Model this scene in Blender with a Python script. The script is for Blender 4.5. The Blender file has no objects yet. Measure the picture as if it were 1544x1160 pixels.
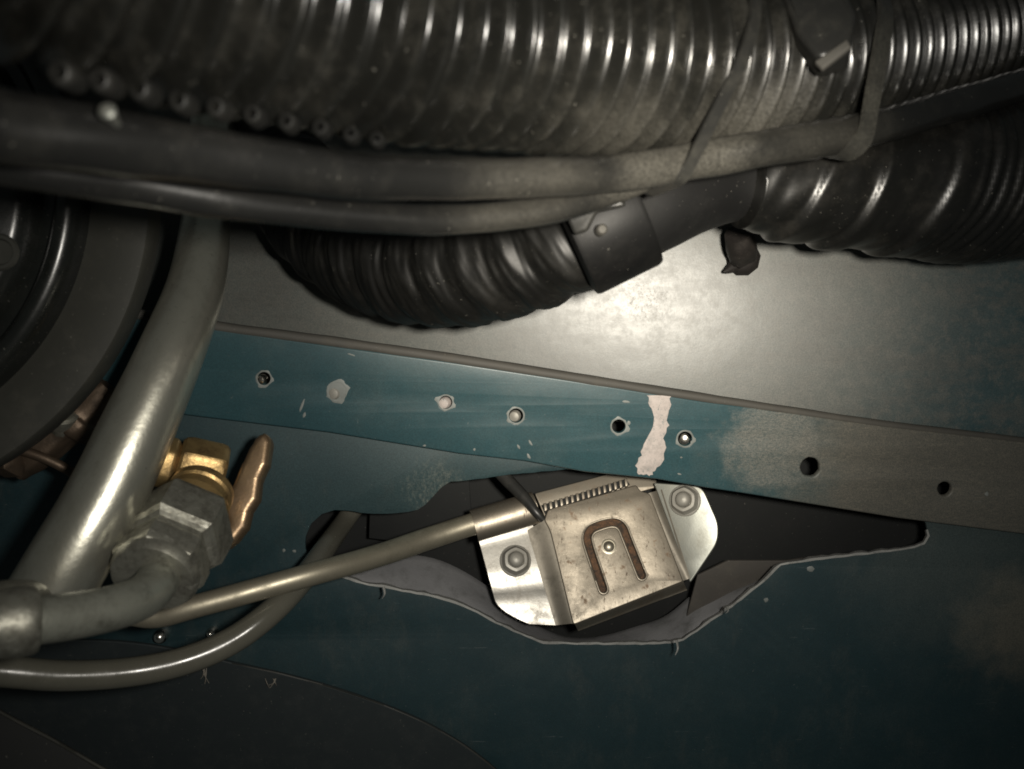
import bpy, bmesh, math, random
from mathutils import Vector, Matrix, noise

random.seed(7)
scene = bpy.context.scene
C = scene.collection

# ------------------------------------------------------------------ camera
F = 1250.0            # focal length in photo pixels (photo is 1544 x 1160)
CX, CY = 772.0, 580.0
cam_d = bpy.data.cameras.new('camera')
cam_d.sensor_width = 36.0
cam_d.lens = 36.0 * F / 1544.0
cam_d.clip_start = 0.005
cam_d.clip_end = 20.0
cam_d.dof.use_dof = True
cam_d.dof.focus_distance = 0.264
cam_d.dof.aperture_fstop = 17.0
cam = bpy.data.objects.new('camera', cam_d)
cam.rotation_euler = (math.radians(90), 0, 0)
C.objects.link(cam)
scene.camera = cam

# ------------------------------------------------------------------ light: the hand-held torch beside the lens
world = bpy.data.worlds.new('World')
scene.world = world
world.use_nodes = True
bg = world.node_tree.nodes['Background']
bg.inputs[0].default_value = (0.55, 0.62, 0.60, 1)
bg.inputs[1].default_value = 0.045

LIGHT = Vector((0.022, 0.0, 0.006))
ld = bpy.data.lights.new('torch', 'SPOT')
ld.energy = 1.6
ld.color = (1.0, 0.95, 0.86)
ld.shadow_soft_size = 0.006
ld.spot_size = math.radians(98)
ld.spot_blend = 1.0
lo = bpy.data.objects.new('torch', ld)
lo.location = LIGHT
C.objects.link(lo)

# the torch's bright core
ld2 = bpy.data.lights.new('torch_core', 'SPOT')
ld2.energy = 2.4
ld2.color = (1.0, 0.91, 0.76)
ld2.shadow_soft_size = 0.006
ld2.spot_size = math.radians(46)
ld2.spot_blend = 1.0
lo2 = bpy.data.objects.new('torch_core', ld2)
lo2.location = LIGHT
C.objects.link(lo2)

scene.cycles.use_denoising = True
scene.cycles.pixel_filter_type = 'GAUSSIAN'
scene.cycles.filter_width = 2.0
scene.view_settings.view_transform = 'Standard'
scene.view_settings.look = 'None'
scene.view_settings.exposure = 0.22
scene.view_settings.gamma = 1.0


# ------------------------------------------------------------------ geometry helpers
def ray(px, py):
    return Vector(((px - CX) / F, 1.0, -(py - CY) / F))


def W(px, py, d):
    """a point d metres in front of the lens"""
    return ray(px, py) * d


aim2 = W(940, 460, 0.26) - LIGHT
lo2.rotation_euler = aim2.to_track_quat('-Z', 'Y').to_euler()
aim = W(790, 560, 0.26) - LIGHT
lo.rotation_euler = aim.to_track_quat('-Z', 'Y').to_euler()


class Plane:
    def __init__(self, p, n):
        self.p = p
        n = n.normalized()
        if n.y > 0:
            n = -n
        self.n = n                       # towards the viewer
        self.u = Vector((1, 0, 0)) - n * n.x
        self.u.normalize()
        self.v = self.u.cross(n)
        self.v = -self.v if self.v.z < 0 else self.v

    def at(self, px, py, off=0.0):
        r = ray(px, py)
        q = self.p + self.n * off
        return r * (q.dot(self.n) / r.dot(self.n))

    def off(self, o):
        return Plane(self.p + self.n * o, self.n)

    def to2(self, w):
        d = w - self.p
        return (d.dot(self.u), d.dot(self.v))

    def to3(self, x, y, h):
        return self.p + self.u * x + self.v * y + self.n * h


def facing(px, py, d):
    """plane through a point, tilted so that the torch glints there"""
    p = W(px, py, d)
    n = (-p).normalized() + (LIGHT - p).normalized()
    return n.normalized()


def tag(o, label, cat=None, group=None, kind=None):
    o['label'] = label
    if cat:
        o['category'] = cat
    if group:
        o['group'] = group
    if kind:
        o['kind'] = kind
    return o


def thing(name, loc, label, cat, group=None):
    o = bpy.data.objects.new(name, None)
    o.empty_display_size = 0.005
    o.location = loc
    C.objects.link(o)
    return tag(o, label, cat, group)


def origin_of(parent):
    v = Vector((0, 0, 0))
    while parent is not None:
        v = v + Vector(parent.location)
        parent = parent.parent
    return v


def add(name, verts, faces, mat, parent=None, smooth=40, mats=None, fmat=None):
    """verts in world space; one mesh object"""
    if parent is not None:
        o3 = origin_of(parent)
        loc = Vector((0, 0, 0))
        if parent.type == 'MESH':
            o3 = o3
    else:
        o3 = Vector((0, 0, 0))
        for v in verts:
            o3 += Vector(v)
        o3 /= max(1, len(verts))
        loc = o3
    me = bpy.data.meshes.new(name)
    me.from_pydata([tuple(Vector(v) - o3) for v in verts], [], [tuple(f) for f in faces])
    if mats:
        for m in mats:
            me.materials.append(m)
        for p, i in zip(me.polygons, fmat):
            p.material_index = i
    else:
        me.materials.append(mat)
    bm = bmesh.new()
    bm.from_mesh(me)
    bmesh.ops.recalc_face_normals(bm, faces=bm.faces)
    bm.to_mesh(me)
    bm.free()
    if smooth:
        me.polygons.foreach_set('use_smooth', [True] * len(me.polygons))
        me.set_sharp_from_angle(angle=math.radians(smooth))
    me.update()
    ob = bpy.data.objects.new(name, me)
    ob.location = loc
    ob.parent = parent
    C.objects.link(ob)
    return ob


def plate(name, outlines, pl, thick, bevel, mat, parent=None, jit=0.0, depthdir=-1, seg=2, smooth=35):
    """flat sheet: outlines in photo pixels on the plane, first one outer, the rest holes.
    The front face lies on the plane, the sheet is `thick` deep behind it."""
    cu = bpy.data.curves.new('tmp', 'CURVE')
    cu.dimensions = '2D'
    cu.fill_mode = 'BOTH'
    cu.extrude = max(1e-6, thick / 2 - bevel)
    cu.bevel_depth = bevel
    cu.bevel_resolution = seg
    cu.offset = -bevel
    for ol in outlines:
        sp = cu.splines.new('POLY')
        sp.points.add(len(ol) - 1)
        for i, (x, y) in enumerate(ol):
            if jit:
                x += random.uniform(-jit, jit)
                y += random.uniform(-jit, jit)
            a, b = pl.to2(pl.at(x, y))
            sp.points[i].co = (a, b, 0, 1)
        sp.use_cyclic_u = True
    ob = bpy.data.objects.new('tmp', cu)
    C.objects.link(ob)
    me = bpy.data.meshes.new_from_object(ob)
    verts = [pl.to3(v.co.x, v.co.y, v.co.z - thick / 2) for v in me.vertices]
    faces = [tuple(p.vertices) for p in me.polygons]
    bpy.data.objects.remove(ob)
    bpy.data.curves.remove(cu)
    bpy.data.meshes.remove(me)
    # weld
    key = {}
    remap = []
    nv = []
    for v in verts:
        k = (round(v.x, 7), round(v.y, 7), round(v.z, 7))
        if k not in key:
            key[k] = len(nv)
            nv.append(v)
        remap.append(key[k])
    nf = []
    for f in faces:
        g = []
        for i in f:
            j = remap[i]
            if j not in g:
                g.append(j)
        if len(g) > 2:
            nf.append(g)
    return add(name, nv, nf, mat, parent, smooth)


def circle_px(cx, cy, r, n=20, ry=None, j=0.0):
    ry = ry or r
    return [(cx + math.cos(2 * math.pi * i / n) * r * (1 + random.uniform(-j, j)),
             cy + math.sin(2 * math.pi * i / n) * ry * (1 + random.uniform(-j, j))) for i in range(n)]


def catmull(P, n):
    """dense polyline through the control tuples"""
    P = [tuple(p) for p in P]
    Q = [tuple(2 * a - b for a, b in zip(P[0], P[1]))] + P + [tuple(2 * a - b for a, b in zip(P[-1], P[-2]))]
    out = []
    for i in range(1, len(Q) - 2):
        p0, p1, p2, p3 = Q[i - 1], Q[i], Q[i + 1], Q[i + 2]
        for k in range(n):
            t = k / n
            out.append(tuple(0.5 * ((2 * b) + (-a + c) * t + (2 * a - 5 * b + 4 * c - d) * t * t
                                    + (-a + 3 * b - 3 * c + d) * t ** 3)
                             for a, b, c, d in zip(p0, p1, p2, p3)))
    out.append(P[-1])
    return out


def resample(pts, rad, step):
    """pts Vectors, rad floats -> even spacing, returns (pts, rad, s)"""
    L = [0.0]
    for a, b in zip(pts, pts[1:]):
        L.append(L[-1] + (b - a).length)
    n = max(2, int(L[-1] / step))
    out, ro, so = [], [], []
    j = 0
    for i in range(n + 1):
        s = L[-1] * i / n
        while j < len(L) - 2 and L[j + 1] < s:
            j += 1
        t = (s - L[j]) / max(1e-12, L[j + 1] - L[j])
        out.append(pts[j].lerp(pts[j + 1], t))
        ro.append(rad[j] * (1 - t) + rad[j + 1] * t)
        so.append(s)
    return out, ro, so


def frames(pts):
    T = []
    for i in range(len(pts)):
        a = pts[max(0, i - 1)]
        b = pts[min(len(pts) - 1, i + 1)]
        T.append((b - a).normalized())
    up = Vector((0, 0, 1))
    if abs(T[0].dot(up)) > 0.9:
        up = Vector((0, 1, 0))
    U = [(up - T[0] * up.dot(T[0])).normalized()]
    for i in range(1, len(pts)):
        u = U[-1] - T[i] * U[-1].dot(T[i])
        U.append(u.normalized())
    V = [t.cross(u) for t, u in zip(T, U)]
    return T, U, V


def path(ctrl, rad, step, dense=14):
    """ctrl: (px,py,d); rad float or list"""
    if not isinstance(rad, (list, tuple)):
        rad = [rad] * len(ctrl)
    cc = catmull([(*W(*c), r) for c, r in zip(ctrl, rad)], dense)
    return resample([Vector(c[:3]) for c in cc], [c[3] for c in cc], step)


def sweep(name, ctrl, rad, mat, parent=None, step=0.002, seg=24, rfun=None, cap=True, wob=0.0, smooth=60, world_pts=None):
    if world_pts:
        pts, rr, ss = resample(world_pts, rad if isinstance(rad, list) else [rad] * len(world_pts), step)
    else:
        pts, rr, ss = path(ctrl, rad, step)
    T, U, V = frames(pts)
    verts, faces = [], []
    n = len(pts)
    for i in range(n):
        for k in range(seg):
            a = 2 * math.pi * k / seg
            r = rr[i]
            if rfun:
                r = rfun(r, ss[i], a)
            if wob:
                r *= 1 + wob * noise.noise(Vector((math.cos(a) * 1.2, math.sin(a) * 1.2, ss[i] * 90)))
            verts.append(pts[i] + U[i] * (math.cos(a) * r) + V[i] * (math.sin(a) * r))
    for i in range(n - 1):
        for k in range(seg):
            k2 = (k + 1) % seg
            faces.append((i * seg + k, i * seg + k2, (i + 1) * seg + k2, (i + 1) * seg + k))
    if cap:
        faces.append(tuple(range(seg)))
        faces.append(tuple((n - 1) * seg + k for k in range(seg)))
    return add(name, verts, faces, mat, parent, smooth)


def lathe(name, center, axis, prof, mat, parent=None, seg=48, smooth=35, rf=None, rot=0.0):
    """prof: (radius, height along axis)"""
    axis = axis.normalized()
    u = Vector((0, 0, 1)) - axis * axis.z
    if u.length < 0.1:
        u = Vector((1, 0, 0)) - axis * axis.x
    u.normalize()
    v = axis.cross(u)
    verts, faces = [], []
    for (r, h) in prof:
        r0 = r
        for k in range(seg):
            a = 2 * math.pi * k / seg + rot
            if rf:
                r = r0 * rf(a, h)
            verts.append(center + axis * h + u * (math.cos(a) * r) + v * (math.sin(a) * r))
    n = len(prof)
    for i in range(n - 1):
        for k in range(seg):
            k2 = (k + 1) % seg
            faces.append((i * seg + k, i * seg + k2, (i + 1) * seg + k2, (i + 1) * seg + k))
    if prof[0][0] > 1e-6:
        faces.append(tuple(range(seg)))
    if prof[-1][0] > 1e-6:
        faces.append(tuple((n - 1) * seg + k for k in range(seg)))
    return add(name, verts, faces, mat, parent, smooth)


def grid(name, rows, mat, parent=None, smooth=50, thick=0.0):
    """rows: list of equally long lists of world points; optional thickness away from the lens"""
    n, m = len(rows), len(rows[0])
    verts = [p for r in rows for p in r]
    faces = [(i * m + j, i * m + j + 1, (i + 1) * m + j + 1, (i + 1) * m + j)
             for i in range(n - 1) for j in range(m - 1)]
    if thick:
        N = len(verts)
        verts += [p + p.normalized() * thick for p in verts]
        faces += [tuple(N + k for k in reversed(f)) for f in faces]
        rim = [(0, j, 0, j + 1) for j in range(m - 1)] + [(n - 1, j + 1, n - 1, j) for j in range(m - 1)] + \
              [(i + 1, 0, i, 0) for i in range(n - 1)] + [(i, m - 1, i + 1, m - 1) for i in range(n - 1)]
        for a, b, c, d in rim:
            p, q = a * m + b, c * m + d
            faces.append((p, q, N + q, N + p))
    return add(name, verts, faces, mat, parent, smooth)


def blob(name, pts_px, d, mat, parent=None, h=0.0004, pl=None):
    """a thin domed flake with an irregular outline, on a plane or at depth d"""
    n = len(pts_px)
    cx = sum(p[0] for p in pts_px) / n
    cy = sum(p[1] for p in pts_px) / n
    base = [pl.at(x, y, -0.00005) for x, y in pts_px]
    mid = [pl.at(cx + (x - cx) * 0.75, cy + (y - cy) * 0.75, h) for x, y in pts_px]
    verts = base + mid + [pl.at(cx, cy, h)]
    faces = [(i, (i + 1) % n, n + (i + 1) % n, n + i) for i in range(n)]
    faces += [(n + i, n + (i + 1) % n, 2 * n) for i in range(n)]
    return add(name, verts, faces, mat, parent, 60)


# ------------------------------------------------------------------ materials
class Mat:
    def __init__(self, name, base=(0.5, 0.5, 0.5), rough=0.5, metal=0.0, spec=0.5):
        self.m = bpy.data.materials.new(name)
        self.m.use_nodes = True
        self.nt = self.m.node_tree
        self.b = self.nt.nodes['Principled BSDF']
        self.b.inputs['Base Color'].default_value = (*base, 1)
        self.b.inputs['Roughness'].default_value = rough
        self.b.inputs['Metallic'].default_value = metal
        self.b.inputs['Specular IOR Level'].default_value = spec
        self.col = None
        self.ro = None
        self.base = base
        self.rough = rough
        g = self.nt.nodes.new('ShaderNodeNewGeometry')
        self.pos = g.outputs['Position']

    def n(self, t, **kw):
        x = self.nt.nodes.new(t)
        for k, v in kw.items():
            setattr(x, k, v)
        return x

    def lk(self, a, b):
        self.nt.links.new(a, b)

    def noise(self, scale, detail=6, rough=0.6, stretch=None, dist=0.0):
        t = self.n('ShaderNodeTexNoise')
        t.inputs['Scale'].default_value = scale
        t.inputs['Detail'].default_value = detail
        t.inputs['Roughness'].default_value = rough
        t.inputs['Distortion'].default_value = dist
        if stretch:
            mp = self.n('ShaderNodeMapping')
            mp.inputs['Scale'].default_value = stretch[:3]
            if len(stretch) > 3:
                mp.inputs['Rotation'].default_value = (0, stretch[3], 0)
            self.lk(self.pos, mp.inputs['Vector'])
            self.lk(mp.outputs[0], t.inputs['Vector'])
        else:
            self.lk(self.pos, t.inputs['Vector'])
        return t.outputs['Fac']

    def ramp(self, src, lo, hi, a=0.0, b=1.0):
        r = self.n('ShaderNodeMapRange')
        r.inputs['From Min'].default_value = lo
        r.inputs['From Max'].default_value = hi
        r.inputs['To Min'].default_value = a
        r.inputs['To Max'].default_value = b
        r.interpolation_type = 'SMOOTHSTEP'
        self.lk(src, r.inputs['Value'])
        return r.outputs['Result']

    def math(self, op, a, b):
        m = self.n('ShaderNodeMath', operation=op)
        for i, x in enumerate((a, b)):
            if isinstance(x, (int, float)):
                m.inputs[i].default_value = x
            else:
                self.lk(x, m.inputs[i])
        return m.outputs[0]

    def near(self, p, r0, r1, wob=0.0, nscale=200, stretch=(1, 1, 1)):
        """1 within r0 of p, 0 beyond r1, edge broken up by noise"""
        s = self.n('ShaderNodeVectorMath', operation='SUBTRACT')
        self.lk(self.pos, s.inputs[0])
        s.inputs[1].default_value = p
        q = self.n('ShaderNodeVectorMath', operation='MULTIPLY')
        self.lk(s.outputs[0], q.inputs[0])
        q.inputs[1].default_value = stretch
        l = self.n('ShaderNodeVectorMath', operation='LENGTH')
        self.lk(q.outputs[0], l.inputs[0])
        d = l.outputs['Value']
        if wob:
            d = self.math('ADD', d, self.math('MULTIPLY', self.math('SUBTRACT', self.noise(nscale), 0.5), wob))
        return self.ramp(d, r0, r1, 1.0, 0.0)

    def mix(self, fac, col, rough=None):
        """lay a colour (and its roughness) over what is there"""
        m = self.n('ShaderNodeMix', data_type='RGBA')
        if self.col is None:
            m.inputs[6].default_value = (*self.base, 1)
        else:
            self.lk(self.col, m.inputs[6])
        m.inputs[7].default_value = (*col, 1)
        if isinstance(fac, (int, float)):
            m.inputs[0].default_value = fac
        else:
            self.lk(fac, m.inputs[0])
        self.col = m.outputs[2]
        if rough is not None:
            r = self.n('ShaderNodeMix', data_type='FLOAT')
            if self.ro is None:
                r.inputs[2].default_value = self.rough
            else:
                self.lk(self.ro, r.inputs[2])
            r.inputs[3].default_value = rough
            if isinstance(fac, (int, float)):
                r.inputs[0].default_value = fac
            else:
                self.lk(fac, r.inputs[0])
            self.ro = r.outputs[0]
        return self

    def metal_mask(self, fac):
        self.lk(fac, self.b.inputs['Metallic'])

    def bump(self, h, dist=0.0002, strength=1.0):
        b = self.n('ShaderNodeBump')
        b.inputs['Strength'].default_value = strength
        b.inputs['Distance'].default_value = dist
        self.lk(h, b.inputs['Height'])
        if getattr(self, 'nrm', None):
            self.lk(self.nrm, b.inputs['Normal'])
        self.nrm = b.outputs[0]
        return self

    def done(self):
        if self.col:
            self.lk(self.col, self.b.inputs['Base Color'])
        if self.ro:
            self.lk(self.ro, self.b.inputs['Roughness'])
        if getattr(self, 'nrm', None):
            self.lk(self.nrm, self.b.inputs['Normal'])
        return self.m


# planes of the sheet metal
P_UP = Plane(W(935, 500, 0.276), facing(935, 505, 0.276))
P_RAIL = Plane(W(772, 630, 0.256), facing(800, 250, 0.256))
P_LOW = P_RAIL.off(-0.0042)
P_BRK = Plane(P_LOW.at(900, 840, -0.0035), facing(868, 1075, 0.2615))
P_EAR = Plane(P_LOW.at(776, 850, -0.0045), facing(725, 1050, 0.2650))
P_EAR2 = Plane(P_LOW.at(1034, 790, -0.0055), facing(1350, 760, 0.2660))

TEAL = (0.027, 0.068, 0.079)


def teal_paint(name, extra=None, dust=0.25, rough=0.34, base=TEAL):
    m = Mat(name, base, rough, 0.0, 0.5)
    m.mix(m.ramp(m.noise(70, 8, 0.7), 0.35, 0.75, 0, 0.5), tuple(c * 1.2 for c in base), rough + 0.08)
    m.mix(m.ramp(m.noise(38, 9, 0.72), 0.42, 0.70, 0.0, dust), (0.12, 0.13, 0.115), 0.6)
    if extra:
        extra(m)
    m.mix(m.ramp(m.noise(900, 4, 0.7), 0.66, 0.74, 0, 0.4), (0.20, 0.20, 0.18), 0.7)
    m.mix(m.ramp(m.noise(2600, 3, 0.6), 0.34, 0.66, 0, 0.42), tuple(c * 0.35 for c in base), rough + 0.1)
    m.mix(m.ramp(m.noise(330, 4, 0.7, (0.15, 1, 2.5, 0.12)), 0.68, 0.74, 0, 0.35), (0.16, 0.18, 0.18), 0.55)
    m.bump(m.noise(1500, 3, 0.6), 0.000018, 0.6)
    m.bump(m.noise(90, 3, 0.45), 0.0003, 0.3)
    return m.done()


def up_extra(m):
    # chalky grey dust bonded to the sheet, thinning to clean paint at the right
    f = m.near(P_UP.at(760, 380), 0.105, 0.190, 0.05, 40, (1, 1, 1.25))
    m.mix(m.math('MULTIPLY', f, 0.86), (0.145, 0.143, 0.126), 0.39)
    m.mix(m.ramp(m.noise(260, 8, 0.75), 0.42, 0.66, 0, 0.65), (0.13, 0.125, 0.108), 0.50)
    m.mix(m.ramp(m.noise(60, 7, 0.7, (0.35, 1, 1.6, 0.4)), 0.46, 0.62, 0, 0.55), (0.10, 0.097, 0.085), 0.46)
    k = m.near(P_UP.at(975, 455), 0.004, 0.011, 0.012, 300)
    m.mix(m.math('MULTIPLY', k, m.ramp(m.noise(1100, 6, 0.75, None, 0.6), 0.48, 0.66, 0, 0.5)), (0.11, 0.085, 0.06), 0.6)


def rail_extra(m):
    f = m.near(P_RAIL.at(1450, 730), 0.034, 0.078, 0.045, 90, (1, 1, 0.5))
    m.mix(m.math('MULTIPLY', f, 0.93), (0.118, 0.107, 0.088), 0.58)
    m.mix(m.math('MULTIPLY', f, m.ramp(m.noise(300, 8, 0.7, (1, 1, 4, 0.15)), 0.45, 0.7, 0, 0.6)), (0.16, 0.145, 0.115), 0.7)
    g = m.near(P_RAIL.at(1165, 668), 0.008, 0.021, 0.028, 200)
    m.mix(m.math('MULTIPLY', g, m.ramp(m.noise(900, 8, 0.8, (1, 1, 2.5, 0.3)), 0.30, 0.68, 0.1, 0.9)), (0.20, 0.19, 0.165), 0.65)
    # dry drag marks and chips
    m.mix(m.ramp(m.noise(420, 5, 0.7, (1, 1, 0.25, 0.3)), 0.70, 0.76, 0, 0.6), (0.30, 0.33, 0.32), 0.6)


def low_extra(m):
    f = m.near(P_LOW.at(1535, 940), 0.004, 0.028, 0.035, 120)
    m.mix(m.math('MULTIPLY', f, 0.85), (0.13, 0.12, 0.095), 0.8)
    g = m.near(P_LOW.at(655, 738), 0.004, 0.013, 0.014, 350)
    m.mix(m.math('MULTIPLY', g, m.ramp(m.noise(1000, 8, 0.8, (1, 1, 0.6, -0.5)), 0.42, 0.70)), (0.22, 0.22, 0.18), 0.7)
    h = m.near(P_LOW.at(560, 700), 0.02, 0.075, 0.03, 80, (1, 1, 1.6))
    m.mix(m.math('MULTIPLY', h, 0.45), (0.055, 0.095, 0.10), 0.55)
    m.mix(m.ramp(m.noise(55, 9, 0.75, (1, 1, 0.4, 0.2)), 0.48, 0.70, 0, 0.35), (0.07, 0.075, 0.066), 0.75)
    m.mix(m.ramp(m.noise(260, 5, 0.7, (0.2, 1, 2.2, 0.5)), 0.66, 0.74, 0, 0.45), (0.10, 0.12, 0.12), 0.6)
    k = m.near(P_LOW.at(1440, 830), 0.01, 0.05, 0.03, 100)
    m.mix(m.math('MULTIPLY', k, 0.4), (0.09, 0.10, 0.09), 0.7)


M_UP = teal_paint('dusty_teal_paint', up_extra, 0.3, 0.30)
M_UP.node_tree.nodes['Principled BSDF'].inputs['Specular IOR Level'].default_value = 0.9
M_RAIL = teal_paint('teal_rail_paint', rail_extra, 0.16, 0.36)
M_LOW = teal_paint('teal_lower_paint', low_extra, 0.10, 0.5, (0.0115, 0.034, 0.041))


def worn_plate(name, base, rough):
    m = Mat(name, base, rough, 0.85)
    m.mix(m.ramp(m.noise(150, 9, 0.78), 0.40, 0.75, 0, 0.75), tuple(c * 0.5 for c in base), rough + 0.2)
    m.mix(m.ramp(m.noise(700, 6, 0.75, (1, 1, 0.25, 0.30)), 0.57, 0.68, 0, 0.75), (0.085, 0.062, 0.045), 0.7)
    m.mix(m.ramp(m.noise(1500, 4, 0.7, (0.4, 1, 2.0, -0.3)), 0.60, 0.72, 0, 0.5), tuple(min(1, c * 1.6) for c in base), rough - 0.1)
    m.mix(m.ramp(m.noise(260, 5, 0.6), 0.60, 0.72, 0, 0.6), (0.15, 0.085, 0.045), 0.75)
    m.bump(m.noise(1300, 5, 0.65, (1, 1, 0.3, 0.3)), 0.00003, 0.8)
    m.bump(m.noise(140, 3, 0.45), 0.0003, 0.35)
    return m.done()


def rough_metal(name, base, rough, stain=(0.16, 0.12, 0.08), amt=0.5, metal=0.95, brush=None, pits=0.00008):
    m = Mat(name, base, rough, metal)
    m.mix(m.ramp(m.noise(160, 8, 0.72), 0.42, 0.75, 0, amt), stain, min(0.85, rough + 0.25))
    m.mix(m.ramp(m.noise(900, 6, 0.7, brush), 0.5, 0.8, 0, 0.35), tuple(c * 0.55 for c in base), min(0.9, rough + 0.1))
    m.bump(m.noise(1400, 4, 0.6, brush), pits * 0.25, 0.7)
    m.bump(m.noise(180, 3, 0.45), 0.00015, 0.3)
    return m.done()


M_BRK = rough_metal('stained_zinc_plate', (0.34, 0.305, 0.25), 0.42, (0.13, 0.095, 0.065), 0.7, 0.86, (1, 1, 0.3, 0.3))
M_GROOVE = rough_metal('shaded_fold', (0.22, 0.20, 0.165), 0.5, (0.06, 0.055, 0.042), 0.6, 0.5)  # darker zinc: the shadow side of the folds is put into the colour
M_PLATE = worn_plate('worn_zinc_plate', (0.28, 0.248, 0.20), 0.41)
M_EAR = rough_metal('bright_zinc_plate', (0.30, 0.29, 0.265), 0.34, (0.13, 0.115, 0.095), 0.8, 0.9)
M_EAR2 = rough_metal('dull_zinc_plate', (0.42, 0.43, 0.39), 0.42, (0.17, 0.15, 0.11), 0.4, 0.9)
M_BOLT = rough_metal('bolt_zinc', (0.30, 0.29, 0.26), 0.45, (0.15, 0.135, 0.11), 0.5, 0.25)
def pipe_mat():
    m = Mat('bare_steel', (0.48, 0.47, 0.40), 0.30, 0.86)
    m.mix(m.ramp(m.noise(120, 9, 0.75, (1, 1, 0.5, -0.5)), 0.42, 0.72, 0, 0.6), (0.24, 0.23, 0.185), 0.46)
    m.mix(m.ramp(m.noise(800, 6, 0.75), 0.60, 0.70, 0, 0.75), (0.09, 0.085, 0.068), 0.6)
    m.mix(m.ramp(m.noise(600, 4, 0.7, (0.25, 1, 2.0, 0.9)), 0.66, 0.73, 0, 0.5), (0.62, 0.61, 0.55), 0.25)
    m.bump(m.noise(520, 5, 0.65), 0.00007, 0.9)
    return m.done()


M_STEEL = pipe_mat()
def fitting_mat():
    m = Mat('oxidised_grey_fitting', (0.30, 0.295, 0.25), 0.38, 0.75)
    m.mix(m.ramp(m.noise(210, 9, 0.78), 0.40, 0.68, 0, 0.85), (0.070, 0.065, 0.052), 0.6)
    m.mix(m.ramp(m.noise(420, 8, 0.75, (0.5, 1, 1.5, 0.6)), 0.56, 0.68, 0, 0.8), (0.48, 0.47, 0.41), 0.5)
    m.mix(m.ramp(m.noise(1100, 5, 0.7), 0.60, 0.72, 0, 0.7), (0.13, 0.095, 0.055), 0.7)
    m.bump(m.noise(700, 6, 0.7), 0.0001, 0.9)
    m.bump(m.noise(160, 3, 0.5), 0.0005, 0.5)
    return m.done()


M_FIT = fitting_mat()
M_ELBOW = rough_metal('dull_grey_pipe', (0.27, 0.275, 0.235), 0.40, (0.075, 0.075, 0.06), 1.0, 0.6, None, 0.0004)
M_ROD = rough_metal('dull_zinc_rod', (0.38, 0.345, 0.265), 0.42, (0.14, 0.13, 0.10), 0.6, 0.75)
M_BRASS = rough_metal('brass', (0.44, 0.30, 0.13), 0.40, (0.05, 0.033, 0.018), 1.0, 0.8, None, 0.0005)
M_COPPER = rough_metal('tarnished_brass_plate', (0.36, 0.25, 0.15), 0.34, (0.12, 0.085, 0.065), 0.8, 0.85, None, 0.0003)
M_TARN = rough_metal('dark_tarnished_brass', (0.10, 0.072, 0.050), 0.5, (0.03, 0.024, 0.018), 0.9, 0.7, None, 0.0004)
M_CHROME = rough_metal('bright_screw', (0.75, 0.72, 0.66), 0.22, (0.3, 0.26, 0.2), 0.3, 1.0)
M_CUT = rough_metal('cut_sheet_edge', (0.42, 0.42, 0.40), 0.45, (0.10, 0.10, 0.095), 0.9, 0.55, (3, 1, 0.4))
def rust_shade_mat():
    m = Mat('rust', (0.13, 0.068, 0.034), 0.8, 0.1)
    m.mix(m.ramp(m.noise(420, 8, 0.8), 0.38, 0.62), (0.030, 0.023, 0.017), 0.8)  # dark patches paint the shadow inside the slot over the rust
    m.mix(m.ramp(m.noise(900, 6, 0.8), 0.54, 0.70, 0, 0.8), (0.24, 0.12, 0.055), 0.9)
    m.mix(m.math('MULTIPLY', m.near(W(962, 850, 0.268), 0.004, 0.010, 0.004), 0.75), (0.05, 0.043, 0.034), 0.6)  # right leg of the slot painted darker, as shade
    m.bump(m.noise(900, 6, 0.7), 0.0002, 0.9)
    return m.done()


M_RUST_SHADE = rust_shade_mat()
M_RUST_OLD = rough_metal('rust', (0.24, 0.12, 0.055), 0.8, (0.12, 0.095, 0.065), 1.0, 0.1, None, 0.0004)
M_DIMPLE = rough_metal('plate_tongue', (0.40, 0.37, 0.30), 0.42, (0.15, 0.11, 0.08), 0.5, 0.9)


def plastic(name, base, rough, dustcol=(0.10, 0.092, 0.075), dust=0.4, where=None, spec=0.5, bumpd=0.0001):
    m = Mat(name, base, rough, 0.0, spec)
    m.mix(m.ramp(m.noise(120, 8, 0.7), 0.45, 0.75, 0, dust), dustcol, min(0.9, rough + 0.3))
    if where:
        for (p, r0, r1, a) in where:
            m.mix(m.math('MULTIPLY', m.near(p, r0, r1, r1 * 0.8, 90), m.ramp(m.noise(1500, 6, 0.75), 0.25, 0.75, 0.1, a)),
                  dustcol, 0.75)
    m.mix(m.ramp(m.noise(1200, 3, 0.6), 0.68, 0.76, 0, 0.5), (0.22, 0.21, 0.18), 0.8)
    m.bump(m.noise(700, 4, 0.6), bumpd * 0.25, 0.8)
    return m.done()


M_HOSE = plastic('black_corrugated_plastic', (0.008, 0.008, 0.007), 0.23, (0.070, 0.066, 0.055), 0.28,
                 [(W(1120, 220, 0.166), 0.006, 0.019, 0.6), (W(1190, 190, 0.172), 0.005, 0.016, 0.55), (W(940, 215, 0.155), 0.004, 0.016, 0.5)])
M_TUBE = plastic('dusty_black_tube', (0.010, 0.010, 0.0095), 0.25, (0.090, 0.085, 0.071), 0.10,
                 [(W(1030, 255, 0.162), 0.010, 0.022, 0.75), (W(800, 300, 0.148), 0.004, 0.020, 0.35),
                  (W(1230, 205, 0.176), 0.005, 0.025, 0.35)])
M_LOWHOSE = plastic('matt_black_corrugated', (0.005, 0.005, 0.0046), 0.46, (0.028, 0.026, 0.022), 0.2, None, 0.3)
M_BAND = plastic('black_band', (0.005, 0.005, 0.005), 0.5, (0.03, 0.028, 0.025), 0.2, None, 0.2)
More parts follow.
